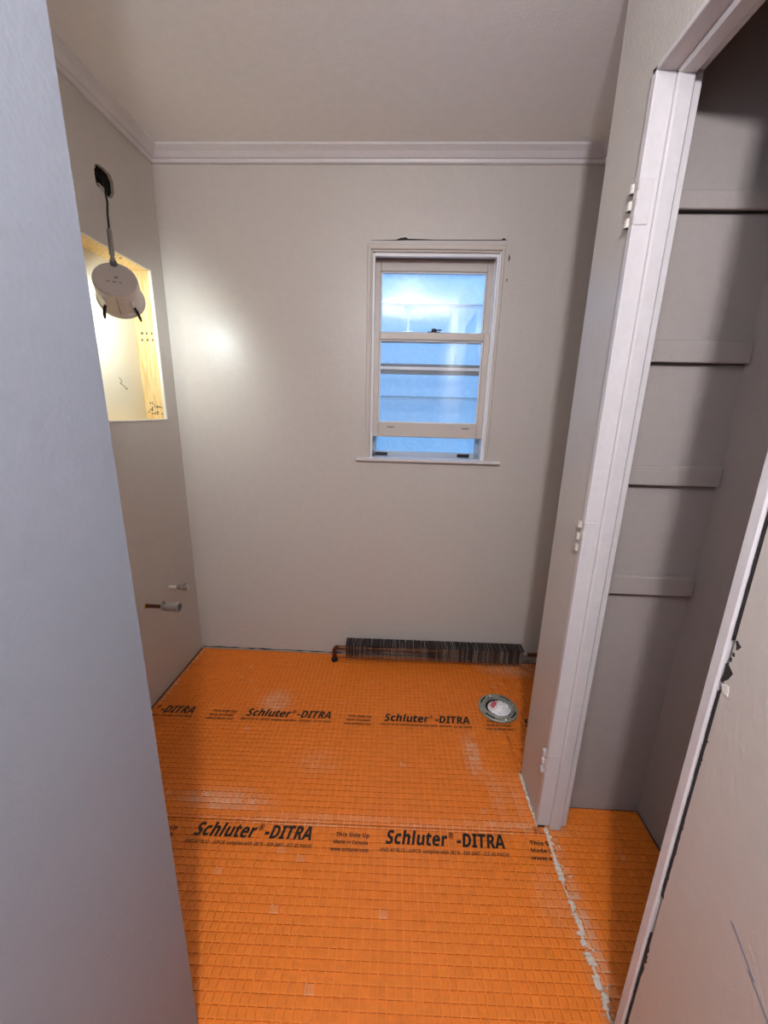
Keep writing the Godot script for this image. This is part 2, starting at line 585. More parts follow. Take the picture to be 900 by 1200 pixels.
# fills a rectangular hole in the left drywall down to an uneven outline (f, y)
func ring_fill(b: MB, outline: PackedVector2Array) -> void:
	var ce := Vector2(1.656, 2.167)
	var rect := [1.595, 2.105, 1.718, 2.225]
	var angles := []
	for p in outline:
		angles.append((p - ce).angle())
	for p in [Vector2(rect[0], rect[1]), Vector2(rect[2], rect[1]), Vector2(rect[2], rect[3]), Vector2(rect[0], rect[3])]:
		angles.append((p - ce).angle())
	angles.sort()
	var inner := []
	var outer := []
	for a in angles:
		var d := Vector2(cos(a), sin(a))
		var best := 0.05
		for i in outline.size():
			var hit = Geometry2D.segment_intersects_segment(ce, ce + d * 0.3, outline[i], outline[(i + 1) % outline.size()])
			if hit != null:
				best = (hit - ce).length()
		inner.append(ce + d * best)
		var r := 10.0
		if absf(d.x) > 1e-6:
			r = minf(r, ((rect[2] if d.x > 0 else rect[0]) - ce.x) / d.x)
		if absf(d.y) > 1e-6:
			r = minf(r, ((rect[3] if d.y > 0 else rect[1]) - ce.y) / d.y)
		outer.append(ce + d * r)
	for i in angles.size():
		var j := (i + 1) % angles.size()
		b.face([V(XL, inner[i].y, inner[i].x), V(XL, inner[j].y, inner[j].x), V(XL, outer[j].y, outer[j].x), V(XL, outer[i].y, outer[i].x)], Vector3(1, 0, 0))
		var m: Vector2 = ce - (inner[i] + inner[j]) * 0.5
		b.face([V(XL, inner[i].y, inner[i].x), V(XL, inner[j].y, inner[j].x), V(XL - 0.013, inner[j].y, inner[j].x), V(XL - 0.013, inner[i].y, inner[i].x)], V(0, m.y, m.x))


# ---------------------------------------------------------------- window
func window() -> void:
	var w := Node3D.new()
	w.name = "window_1"
	add_child(w)
	structure(w, "small double-hung sash window, lower sash raised a little, in the back wall", "window")
	var l := -0.162
	var r := 0.424
	var bt := 1.125
	var tp := 2.072
	# liner boards of the opening
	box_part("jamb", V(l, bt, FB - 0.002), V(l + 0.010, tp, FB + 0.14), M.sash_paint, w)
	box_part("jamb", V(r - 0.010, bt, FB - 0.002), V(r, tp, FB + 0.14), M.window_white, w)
	box_part("head_jamb", V(l, tp - 0.010, FB - 0.002), V(r, tp, FB + 0.14), M.sash_paint, w)
	# thin bead framing the opening on the wall
	var bead := MB.new()
	bead.box(V(l - 0.014, 1.138, FB - 0.010), V(l + 0.004, tp + 0.018, FB + 0.004), 0.003)
	put("casing_bead", bead, M.sash_paint, w)
	bead = MB.new()
	bead.box(V(r - 0.004, 1.138, FB - 0.010), V(r + 0.012, tp + 0.018, FB + 0.004), 0.003)
	put("casing_bead", bead, M.sash_paint, w)
	bead = MB.new()
	bead.box(V(l - 0.014, tp - 0.002, FB - 0.011), V(r + 0.012, tp + 0.018, FB + 0.004), 0.003)
	put("casing_bead", bead, M.sash_paint, w)
	box_part("inner_stop", V(l + 0.010, 1.14, FB + 0.008), V(l + 0.020, tp - 0.01, FB + 0.028), M.window_white, w)
	box_part("inner_stop", V(r - 0.020, 1.14, FB + 0.008), V(r - 0.010, tp - 0.01, FB + 0.028), M.window_white, w)
	box_part("inner_stop", V(l + 0.020, tp - 0.024, FB + 0.008), V(r - 0.020, tp - 0.010, FB + 0.028), M.window_white, w)
	# parting stops between the two sash tracks
	box_part("parting_stop", V(r - 0.018, 1.72, FB + 0.066), V(r - 0.010, tp - 0.01, FB + 0.076), M.window_white, w)
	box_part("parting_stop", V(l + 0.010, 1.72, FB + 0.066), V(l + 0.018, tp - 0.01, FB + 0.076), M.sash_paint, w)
	# stool board
	box_part("sill", V(-0.222, 1.124, FB - 0.022), V(0.498, 1.141, FB + 0.075), M.trim_paint, w, 0.005)
	# lower sash, raised
	var lo := sash(w, "lower_sash", l + 0.012, r - 0.012, 1.246, 1.738, FB + 0.030, FB + 0.064, 0.034, 0.070, 0.034)
	for x in [-0.052, 0.322]:
		var p := MB.new()
		p.box(V(x - 0.018, 1.292, FB + 0.0285), V(x + 0.018, 1.298, FB + 0.034), 0.001)
		put("lift_slot", p, M.rail_dark, lo)
	# sash lock on the meeting rail
	var k := MB.new()
	k.box(V(0.112, 1.737, FB + 0.036), V(0.172, 1.743, FB + 0.058), 0.002)
	k.lathe([Vector2(0.0, 0.016), Vector2(0.010, 0.014), Vector2(0.013, 0.006), Vector2(0.013, 0.0)], 14, Transform3D(Basis(), V(0.142, 1.742, FB + 0.047)))
	k.box(V(0.142, 1.748, FB + 0.042), V(0.178, 1.754, FB + 0.050), 0.002, Transform3D())
	put("sash_lock", k, M.brass_dark, lo)
	# upper sash, further out
	sash(w, "upper_sash", l + 0.010, r - 0.010, 1.700, tp - 0.012, FB + 0.078, FB + 0.110, 0.034, 0.034, 0.050)
	# storm window outside
	var st := Node3D.new()
	st.name = "storm_window"
	w.add_child(st)
	st.set_meta("label", "outer storm window with pale aluminium frame and mid rail")
	var f0 := FB + 0.124
	var f1 := FB + 0.139
	box_part("frame_rail", V(l + 0.010, bt, f0), V(r - 0.010, bt + 0.040, f1), M.aluminium, st)
	box_part("frame_rail", V(l + 0.010, tp - 0.035, f0), V(r - 0.010, tp - 0.010, f1), M.aluminium, st)
	box_part("frame_stile", V(l + 0.010, bt, f0), V(l + 0.032, tp - 0.01, f1), M.aluminium, st)
	box_part("frame_stile", V(r - 0.032, bt, f0), V(r - 0.010, tp - 0.01, f1), M.aluminium, st)
	box_part("mid_rail", V(l + 0.030, 1.592, f0 - 0.002), V(r - 0.030, 1.606, f1), M.rail_dark, st)
	box_part("mid_rail", V(l + 0.030, 1.576, f0 - 0.008), V(r - 0.030, 1.592, f1), M.window_white, st)
	box_part("mid_rail", V(l + 0.030, 1.556, f0 - 0.002), V(r - 0.030, 1.576, f1), M.rail_dark, st)
	for x in [-0.10, 0.335]:
		box_part("latch", V(x - 0.032, bt + 0.018, f0 - 0.012), V(x + 0.032, bt + 0.034, f0 + 0.002), M.brass_dark, st)
	box_part("pane", V(l + 0.03, 1.60, f0 + 0.005), V(r - 0.03, tp - 0.03, f0 + 0.008), M.glass, st, 0.0)
	box_part("pane", V(l + 0.03, bt + 0.035, f0 + 0.010), V(r - 0.03, 1.58, f0 + 0.013), M.glass, st, 0.0)


func sash(w: Node, called: String, l: float, r: float, bt: float, tp: float, f0: float, f1: float, stile: float, low: float, top: float) -> Node3D:
	var s := Node3D.new()
	s.name = called
	w.add_child(s)
	box_part("stile", V(l, bt, f0), V(l + stile, tp, f1), M.sash_paint, s, 0.003)
	box_part("stile", V(r - stile, bt, f0), V(r, tp, f1), M.sash_paint, s, 0.003)
	box_part("rail", V(l + stile, bt, f0), V(r - stile, bt + low, f1), M.sash_paint, s, 0.003)
	box_part("rail", V(l + stile, tp - top, f0), V(r - stile, tp, f1), M.sash_paint, s, 0.003)
	var fm := (f0 + f1) * 0.5
	# putty bevel round the glass
	var b := MB.new()
	var gl := l + stile
	var gr := r - stile
	var gb := bt + low
	var gt := tp - top
	b.box(V(gl, gb, fm - 0.008), V(gl + 0.006, gt, fm + 0.004), 0.002)
	b.box(V(gr - 0.006, gb, fm - 0.008), V(gr, gt, fm + 0.004), 0.002)
	b.box(V(gl, gb, fm - 0.008), V(gr, gb + 0.006, fm + 0.004), 0.002)
	b.box(V(gl, gt - 0.006, fm - 0.008), V(gr, gt, fm + 0.004), 0.002)
	put("glazing_bead", b, M.window_white, s)
	box_part("pane", V(gl, gb, fm), V(gr, gt, fm + 0.003), M.glass, s, 0.0)
	return s


# ---------------------------------------------------------------- closet door frame
func closet_door_frame() -> void:
	var d := Node3D.new()
	d.name = "door_1"
	add_child(d)
	structure(d, "white painted closet door frame with the door taken off its hinges", "door frame")
	var hd := 2.080
	# far jamb
	box_part("jamb", V(XP - 0.006, 0.006, FJ), V(XP + 0.092, hd + 0.012, FJ + 0.02), M.trim_paint, d, 0.002)
	# near jamb
	box_part("jamb", V(XP - 0.004, 0.004, 0.5565), V(XP + 0.092, hd + 0.012, 0.578), M.trim_paint, d, 0.003)
	# head
	box_part("head_jamb", V(XP - 0.006, hd, 0.562), V(XP + 0.092, hd + 0.012, FJ + 0.018), M.trim_paint, d, 0.002)
	# rebate stop: proud strip in the middle of each lining board
	var s := MB.new()
	s.box(V(XP + 0.034, 0.002, FJ - 0.013), V(XP + 0.071, hd, FJ + 0.001), 0.004)
	put("stop", s, M.trim_paint, d)
	s = MB.new()
	s.box(V(XP + 0.034, 0.002, 0.577), V(XP + 0.071, hd, 0.590), 0.004)
	put("stop", s, M.trim_paint, d)
	s = MB.new()
	s.box(V(XP + 0.034, hd - 0.013, 0.577), V(XP + 0.071, hd + 0.001, FJ), 0.004)
	put("stop", s, M.trim_paint, d)
	# open dark joint between the far jamb and the wall (upper part and foot), paint ridge elsewhere
	for seg in [[2.06, 1.89], [1.80, 1.50], [0.20, 0.01]]:
		var b := MB.new()
		var y: float = seg[0]
		while y > seg[1]:
			var len := 0.02 + rng.randf() * 0.06
			if rng.randf() < 0.85:
				b.box(V(XP - 0.0012, maxf(y - len, seg[1]), FJ + 0.0195), V(XP + 0.004, y, FJ + 0.0215 + rng.randf() * 0.003), 0.0)
			y -= len + rng.randf() * 0.006
		var o := put("joint_or_shadow", b, M.gap, d)
		o.set_meta("kind", "stuff")
	# painted-over hinges with their knuckles
	for h in [[1.842, 3], [1.043, 3], [0.255, 3]]:
		var hg := Node3D.new()
		hg.name = numbered("hinge", d)
		d.add_child(hg, true)
		hg.set_meta("label", "painted-over butt hinge left on the far jamb")
		var yc: float = h[0]
		box_part("leaf", V(XP - 0.004, yc - 0.045, FJ - 0.0015), V(XP + 0.026, yc + 0.045, FJ + 0.002), M.trim_paint, hg, 0.001)
		for i in 3:
			var kn := MB.new()
			var y0 := yc + 0.034 - i * 0.034
			var t := Transform3D(Basis(), V(XP - 0.006, y0 - 0.009, FJ + 0.024))
			kn.lathe([Vector2(0.0, 0.0), Vector2(0.0075, 0.0), Vector2(0.0075, 0.018), Vector2(0.0, 0.018)], 14, t)
			kn.box(V(XP - 0.007, y0 - 0.009, FJ), V(XP - 0.001, y0 + 0.009, FJ + 0.026), 0.001)
			put("knuckle", kn, M.trim_paint if yc < 0.5 else M.paint, hg)
			var bo := MB.new()
			bo.lathe([Vector2(0.0, 0.0), Vector2(0.0035, 0.0), Vector2(0.0035, -0.0008), Vector2(0.0, -0.0008)], 10, Transform3D(Basis(), V(XP - 0.006, y0 - 0.009, FJ + 0.024)))
			put("pin_hole", bo, M.gap, hg)


# ---------------------------------------------------------------- floor membrane
func membrane() -> void:
	var near := sheet("membrane_sheet", [[-1.112, 0.46, 0.540, 1.0], [-0.412, -0.6, 0.512, 0.46]], 1.020, true)
	tag(near, "orange waffle membrane sheet nearest the camera with large black print", "membrane")
	var far := sheet("membrane_sheet", [[-1.115, 1.0, 0.5165, 1.972], [0.512, 1.266, 0.808, 1.968], [0.50, 1.0, 0.540, 1.0505]], 1.022, false)
	tag(far, "orange waffle membrane sheet in front of the back wall with smaller-looking print", "membrane")
	var closet := sheet("membrane_sheet", [[0.5432, 0.46, 0.892, 1.126]], 9.0, true)
	tag(closet, "orange waffle membrane strip on the closet floor, right of the mortar seam", "membrane")
	# printed lettering
	for x in [-0.641, -0.004]:
		brand(near, x, 0.9655, 1.0)
	side_print(near, -0.822, 0.9655, ["This Side Up", "Made in Canada", "www.schluter.com"], 1.0)
	side_print(near, -0.177, 0.9655, ["This Side Up", "Made in Canada", "www.schluter.com"], 1.0)
	side_print(near, 0.466, 0.9655, ["This S", "Made i", "www.s"], 0.55)
	for x in [-0.669, -0.031]:
		brand(far, x, 1.4885, 1.0)
	tail(far, -1.307, 1.4885)
	head_letter(far, 0.612, 1.4885)
	for x in [-0.838, -0.208, 0.432]:
		side_print(far, x, 1.4885, ["This Side Up", "Made in Canada", "www.schluter.com"], 1.0)
	# mortar squeezed up along the seam beside the closet sheet
	var b := MB.new()
	var f := 0.44
	while f < 1.045:
		var step := 0.006 + rng.randf() * 0.010
		var wd := 0.0035 + rng.randf() * 0.0085
		var off := (rng.randf() - 0.5) * 0.007
		if rng.randf() < 0.95:
			blob(b, Vector3(0.5415 + off, -0.002, -f), wd, 0.0024 + rng.randf() * 0.0016, step * (0.5 + rng.randf() * 0.5))
		for extra in rng.randi() % 3:
			blob(b, Vector3(0.5415 + (rng.randf() - 0.35) * 0.045, -0.001, -f - rng.randf() * 0.012), 0.001 + rng.randf() * 0.003, 0.0018, 0.001 + rng.randf() * 0.003)
		f += step
	var o := put("mortar_residue", b, M.mortar)
	o.set_meta("kind", "stuff")
	tag(o, "pale crumbly mortar squeezed up along the seam by the closet", "mortar")
	# mortar and paper at the foot of the walls
	b = MB.new()
	f = 1.06
	while f < 1.255:
		blob(b, Vector3(0.513 + rng.randf() * 0.004, -0.002, -f), 0.004 + rng.randf() * 0.003, 0.003 + rng.randf() * 0.004, 0.008)
		f += 0.008 + rng.randf() * 0.006
	o = put("mortar_residue", b, M.mortar)
	o.set_meta("kind", "stuff")
	tag(o, "pale ragged mortar at the foot of the closet partition's end", "mortar")
	b = MB.new()
	f = 1.30
	while f < 1.96:
		if rng.randf() < 0.7:
			blob(b, Vector3(-1.107 + rng.randf() * 0.006, -0.003, -f), 0.002 + rng.randf() * 0.004, 0.003 + rng.randf() * 0.002, 0.006)
		f += 0.010 + rng.randf() * 0.012
	o = put("mortar_residue", b, M.mortar)
	o.set_meta("kind", "stuff")
	tag(o, "crumbs of mortar in the gap along the left wall's foot", "mortar")


func blob(b: MB, at: Vector3, rx: float, ry: float, rz: float) -> void:
	var rows := 3
	var segs := 7
	var pts := []
	for i in rows + 1:
		var a := PI * 0.5 * i / rows
		var ring := []
		for k in segs:
			var q := TAU * k / segs
			var j := 0.75 + rng.randf() * 0.5
			ring.append(at + Vector3(cos(q) * cos(a) * rx * j, sin(a) * ry, sin(q) * cos(a) * rz * j))
		pts.append(ring)
	for i in rows:
		for k in segs:
			var q := [pts[i][k], pts[i][(k + 1) % segs], pts[i + 1][(k + 1) % segs], pts[i + 1][k]]
			b.face(q, q[0] - at + Vector3(0, 0.002, 0))


func dust(x: float, f: float) -> float:
	# smears of mortar dust where they lie on the membrane
	var d := 0.0
	for s in [[-0.59, 1.075, 0.17, 0.04, 1.1], [0.335, 1.325, 0.035, 0.12, 1.0], [0.66, 1.92, 0.19, 0.08, 1.05], [0.40, 1.16, 0.03, 0.10, 0.5], [0.42, 1.04, 0.25, 0.025, 0.55], [-0.56, 1.57, 0.08, 0.08, 0.9], [-0.15, 1.035, 0.3, 0.014, 0.4], [0.55, 0.75, 0.03, 0.32, 0.75], [-0.3, 1.25, 0.1, 0.06, 0.25], [0.47, 1.14, 0.04, 0.12, 0.35], [0.49, 0.83, 0.06, 0.08, 0.3], [-0.35, 1.013, 0.5, 0.010, 0.6], [0.2, 1.024, 0.4, 0.010, 0.5]]:
		var q := Vector2((x - s[0]) / s[2], (f - s[1]) / s[3]).length()
		d = maxf(d, s[4] * clampf(1.25 - q, 0.0, 1.0))
	return d


func sheet(called: String, rects: Array, split: float, below: bool) -> MeshInstance3D:
	var v := PackedVector3Array()
	var n := PackedVector3Array()
	var col := PackedColorArray()
	var pitch := 0.022
	var web := 0.0036
	var deep := -0.0042
	var orange := Color(0.86, 0.475, 0.155).srgb_to_linear()
	var haze := Color(0.86, 0.78, 0.68).srgb_to_linear()
	var ns := FastNoiseLite.new()
	ns.frequency = 24.0
	ns.seed = 5
	var ca := cos(TILT)
	var sa := sin(TILT)
	for rc in rects:
		var x0: float = rc[0]
		var f0: float = rc[1]
		var x1: float = rc[2]
		var f1: float = rc[3]
		if below and split < 5.0 and f1 > 0.9:
			f1 = 1.05
		elif not below and f0 < 1.1:
			f0 = 0.98
		var lim := func(x: float, f: float) -> Array:
			var a0: float = f0
			var a1: float = f1
			if split < 5.0:
				var cut: float = split + TILT * x
				if below:
					a1 = minf(a1, cut)
				else:
					a0 = maxf(a0, cut)
			return [a0, a1]
		for i in range(int(floor((x0 - 0.1) / pitch)), int(ceil((x1 + 0.1) / pitch)) + 1):
			for j in range(int(floor((f0 - 0.1) / pitch)), int(ceil((f1 + 0.1) / pitch)) + 1):
				var q := []          # the 4x4 lattice lines of a cell, in world x and f
				var us := [i * pitch, i * pitch + web, (i + 1) * pitch]
				var ws := [j * pitch, j * pitch + web, (j + 1) * pitch]
				var any := false
				for a in 3:
					for b in 3:
						var x: float = us[a] * ca - ws[b] * sa
						var f: float = us[a] * sa + ws[b] * ca
						var lm = lim.call(x, f)
						if x > x0 and x < x1 and f > lm[0] and f < lm[1]:
							any = true
						q.append(Vector3(clampf(x, x0, x1), 0.0, -clampf(f, lm[0], lm[1])))
				if not any:
					continue
				var ctr: Vector3 = q[4]
				var du := dust(ctr.x, -ctr.z)
				var g := clampf(du * (0.75 + 1.1 * ns.get_noise_2d(ctr.x * 8.0, ctr.z * 8.0)), 0.0, 0.9)
				if rng.randf() < 0.004:
					g = maxf(g, 0.35)
				var tone := 0.97 + rng.randf() * 0.06
				var base := Color(orange.r * tone, orange.g * tone, orange.b * tone)
				var top := Color(base.r * 1.09, base.g * 1.11, base.b * 1.2).lerp(haze, g)  # web tops tinted lighter as a painted highlight, then dusted
				var low := base.lerp(haze, g * 0.4)
				# webs
				for e in [[0, 3, 4, 1], [3, 6, 7, 4], [1, 4, 5, 2]]:
					_q(v, n, col, q[e[0]], q[e[1]], q[e[2]], q[e[3]], Vector3.UP, top.lerp(base, rng.randf() * 0.6))
				# pocket: floor and four sides
				var dn := Vector3(0, deep, 0)
				var p := [q[4], q[7], q[8], q[5]]
				_q(v, n, col, p[0] + dn, p[1] + dn, p[2] + dn, p[3] + dn, Vector3.UP, low)
				_q(v, n, col, p[0], p[1], p[1] + dn, p[0] + dn, Vector3(0, 0, -1), base)
				_q(v, n, col, p[1], p[2], p[2] + dn, p[1] + dn, Vector3(-1, 0, 0), base)
				_q(v, n, col, p[2], p[3], p[3] + dn, p[2] + dn, Vector3(0, 0, 1), base)
				_q(v, n, col, p[3], p[0], p[0] + dn, p[3] + dn, Vector3(1, 0, 0), base)
	var a := []
	a.resize(Mesh.ARRAY_MAX)
	a[Mesh.ARRAY_VERTEX] = v
	a[Mesh.ARRAY_NORMAL] = n
	a[Mesh.ARRAY_COLOR] = col
	var m := ArrayMesh.new()
	m.add_surface_from_arrays(Mesh.PRIMITIVE_TRIANGLES, a)
	return put_mesh(called, m, M.membrane)


func _q(v: PackedVector3Array, n: PackedVector3Array, col: PackedColorArray, a: Vector3, b: Vector3, c: Vector3, d: Vector3, nn: Vector3, k: Color) -> void:
	var g := (b - a).cross(c - a) + (c - a).cross(d - a)
	if g.length_squared() < 1e-16:
		return
	if g.dot(nn) > 0.0:
		v.append(a); v.append(c); v.append(b); v.append(a); v.append(d); v.append(c)
	else:
		v.append(a); v.append(b); v.append(c); v.append(a); v.append(c); v.append(d)
	for i in 6:
		n.append(nn)
		col.append(k)


# lettering laid flat on the membrane: left end x, baseline f0 at x = 0, given width and cap height
func lettering(parent: Node, text: String, x: float, f0: float, wide: float, tall: float, bold: bool, slant: float) -> MeshInstance3D:
	var font := SystemFont.new()
	font.font_names = PackedStringArray(["Droid Sans"])
	font.font_weight = 700 if bold else 400
	var heavy := FontVariation.new()
	heavy.base_font = font
	heavy.variation_embolden = 0.35 if tall > 0.03 else 0.0
	var probe := TextMesh.new()
	probe.font = heavy
	probe.font_size = 64
	probe.pixel_size = 0.01
	probe.depth = 0.0
	probe.text = "H"
	var cap: float = probe.get_aabb().size.y
	var tm := TextMesh.new()
	tm.font = heavy
	tm.font_size = 64
	tm.pixel_size = 0.01
	tm.depth = 0.02
	tm.curve_step = 1.0
	tm.horizontal_alignment = HORIZONTAL_ALIGNMENT_LEFT
	tm.vertical_alignment = VERTICAL_ALIGNMENT_BOTTOM
	tm.text = text
	var src := tm.get_mesh_arrays()
	var ver: PackedVector3Array = src[Mesh.ARRAY_VERTEX]
	var idx = src[Mesh.ARRAY_INDEX]
	var ab := tm.get_aabb()
	probe.vertical_alignment = VERTICAL_ALIGNMENT_BOTTOM
	var base_y: float = probe.get_aabb().position.y
	var b := MB.new()
	var conv := func(p: Vector3) -> Vector3:
		var ty: float = (p.y - base_y) / cap * tall
		var tx: float = (p.x - ab.position.x) / ab.size.x * wide + slant * ty
		var up: float = 0.0005 if p.z > 0.0 else 0.0001
		return Vector3(x + tx - ty * TILT, up, -(f0 + TILT * (x + tx) + ty))
	var count: int = idx.size() if idx != null else ver.size()
	for i in range(0, count, 3):
		var t := []
		for k in 3:
			t.append(conv.call(ver[idx[i + k] if idx != null else i + k]))
		b.face([t[0], t[1], t[2]], Vector3.UP)
	var o := put("lettering", b, M.ink, parent)
	return o


func brand(p: Node, x: float, f0: float, k: float) -> void:
	lettering(p, "Schluter", x, f0, 0.200 * k, 0.043 * k, true, 0.18)
	lettering(p, "®", x + 0.208 * k, f0 + 0.026, 0.017 * k, 0.017 * k, true, 0.18)
	lettering(p, "-DITRA", x + 0.233 * k, f0, 0.158 * k, 0.043 * k, true, 0.18)
	lettering(p, "ANSI A118.12 - cUPC® complies with IRC® - ESR-2467 - ICC-ES PMG®", x - 0.018, f0 - 0.023, 0.415 * k, 0.0105 * k, true, 0.18)


func tail(p: Node, x: float, f0: float) -> void:
	lettering(p, "®", x + 0.208, f0 + 0.026, 0.017, 0.017, true, 0.18)
	lettering(p, "-DITRA", x + 0.233, f0, 0.158, 0.043, true, 0.18)
	lettering(p, "IRC® - ESR-2467 - ICC-ES PMG®", x + 0.215, f0 - 0.023, 0.182, 0.0105, true, 0.18)


func head_letter(p: Node, x: float, f0: float) -> void:
	lettering(p, "Schluter", x, f0, 0.178, 0.043, true, 0.18)


func side_print(p: Node, x: float, f0: float, lines: Array, k: float) -> void:
	lettering(p, lines[0], x + 0.006, f0 + 0.016, 0.112 * k, 0.0135, true, 0.1)
	lettering(p, lines[1], x + 0.003, f0 - 0.006, 0.112 * k, 0.0115, true, 0.1)
	lettering(p, lines[2], x - 0.004, f0 - 0.028, 0.122 * k, 0.0115, true, 0.1)


# ---------------------------------------------------------------- closet
func cleats() -> void:
	var words := ["topmost of the four, near the door frame's head", "second from the top on the closet wall", "third from the top on the closet wall", "lowest of the four, nearest the closet floor"]
	var rows := [[1.857, 1.896, 0.899], [1.512, 1.567, 0.897], [1.186, 1.241, 0.896], [0.850, 0.908, 0.894]]
	for i in 4:
		var b := MB.new()
		b.box(V(XP + 0.092, rows[i][0], 1.133 - 0.019), V(rows[i][2], rows[i][1], 1.1325), 0.002)
		var o := put("shelf_cleat", b, M.closet_shade_paint)
		tag(o, "greige painted wooden shelf cleat, " + words[i], "cleat", "shelf cleats on the closet wall")
		# a dark hairline painting the shadow under the cleat
		var g := MB.new()
		g.box(V(XP + 0.094, rows[i][0] - 0.002, 1.133 - 0.010), V(rows[i][2] - 0.004, rows[i][0] + 0.001, 1.1328), 0.0)
		put("joint_or_shadow", g, M.gap, o)


# ---------------------------------------------------------------- medicine cabinet recess
func niche() -> void:
	var o := thing("wall_niche", "yellowish lumber-lined medicine cabinet recess in the left wall", "recess")
	var x0 := -1.231
	box_part("back_panel", V(-1.243, 1.29, 1.40), V(x0, 1.965, 1.90), M.cream_board, o, 0.0)
	var stud := box_part("stud", V(x0, 1.27, 1.886), V(XL - 0.0135, 1.99, 1.924), M.lumber, o, 0.002)
	box_part("stud", V(x0, 1.27, 1.38), V(XL - 0.0135, 1.99, 1.419), M.lumber, o, 0.002)
	var hdr := box_part("header", V(x0, 1.946, 1.4195), V(XL - 0.0135, 1.984, 1.8855), M.lumber, o, 0.002)
	box_part("sill_block", V(x0, 1.268, 1.4195), V(XL - 0.0135, 1.306, 1.8855), M.lumber, o, 0.002)
	# white edge of the cut drywall
	var b := MB.new()
	b.box(V(XL - 0.013, 1.303, 1.42), V(XL + 0.0015, 1.310, 1.889), 0.001)
	b.box(V(XL - 0.013, 1.303, 1.881), V(XL + 0.0015, 1.950, 1.889), 0.001)
	put("cut_edge", b, M.gypsum, o)
	# ink stamps on the stud and pencil mark on the back panel
	for s in [[1.690, 1.200, 0.020], [1.690, 1.178, 0.014], [1.690, 1.155, 0.014], [1.662, 1.203, 0.016], [1.662, 1.178, 0.016], [1.662, 1.153, 0.012]]:
		box_part("stamp", V(-s[1] - s[2] * 0.3, s[0] - 0.006, 1.8855), V(-s[1] + s[2] * 0.3, s[0] + 0.005, 1.8862), M.stamp, stud, 0.0)
	for i in 26:
		var xx := -1.222 + rng.randf() * 0.085
		var yy := 1.322 + rng.randf() * 0.055
		box_part("stamp", V(xx, yy, 1.8855), V(xx + 0.003 + rng.randf() * 0.006, yy + 0.003 + rng.randf() * 0.010, 1.8862), M.stamp, stud, 0.0)
	b = MB.new()
	b.tube([V(x0 + 0.0005, 1.486, 1.735), V(x0 + 0.0005, 1.470, 1.752), V(x0 + 0.0005, 1.462, 1.737), V(x0 + 0.0005, 1.448, 1.768), V(x0 + 0.0005, 1.436, 1.772), V(x0 + 0.0005, 1.445, 1.782)], 0.0012, 5)
	put("pencil_mark", b, M.stamp, o)
	for f in [1.50, 1.74]:
		b = MB.new()
		b.lathe([Vector2(0.0, 0.0), Vector2(0.004, 0.0), Vector2(0.004, -0.002), Vector2(0.0, -0.002)], 8, Transform3D(Basis(), V(-1.16, 1.946, f)))
		put("nail_head", b, M.stamp, hdr)


# ---------------------------------------------------------------- electrical box
func electrical_box() -> void:
	var o := thing("electrical_box", "dark metal electrical box set in a rough hole high on the left wall", "electrical box", V(XL - 0.013, 2.167, 1.656))
	var bas := axis_basis(Vector3(-1, 0, 0))
	var b := MB.new()
	# octagonal pan: open towards the room
	b.lathe([Vector2(0.061, 0.0), Vector2(0.063, 0.0), Vector2(0.063, 0.045), Vector2(0.0, 0.046), Vector2(0.0, 0.044), Vector2(0.061, 0.043), Vector2(0.061, 0.0)], 8, Transform3D(bas, Vector3.ZERO))
	put("pan", b, M.box_dark, o)
	b = MB.new()
	b.box(Vector3(-0.020, -0.030, -0.012), Vector3(0.002, -0.012, 0.014), 0.003)
	put("cable_clamp", b, M.galvanized, o)
	for s in [[-0.028, 0.038, 1], [0.024, -0.038, 1]]:
		b = MB.new()
		b.box(Vector3(-0.004, s[1] - 0.006, -s[0] - 0.008), Vector3(0.0, s[1] + 0.006, -s[0] + 0.008), 0.001)
		put("mounting_ear", b, M.galvanized, o)
	b = MB.new()
	b.tube([Vector3(-0.04, 0.01, 0.01), Vector3(-0.015, 0.028, 0.0), Vector3(-0.006, 0.010, -0.02), Vector3(-0.02, -0.012, -0.028)], 0.003, 6)
	put("wire", b, M.wire_black, o)
	b = MB.new()
	b.tube([Vector3(-0.04, -0.01, 0.02), Vector3(-0.012, -0.005, -0.005), Vector3(-0.004, -0.022, -0.016), Vector3(-0.02, -0.03, -0.03)], 0.003, 6)
	put("wire", b, M.wire_white, o)
	b = MB.new()
	b.tube([Vector3(-0.04, 0.0, -0.02), Vector3(-0.010, -0.012, 0.012), Vector3(-0.002, -0.030, -0.004)], 0.0035, 6)
	put("wire", b, M.copper_bare, o)


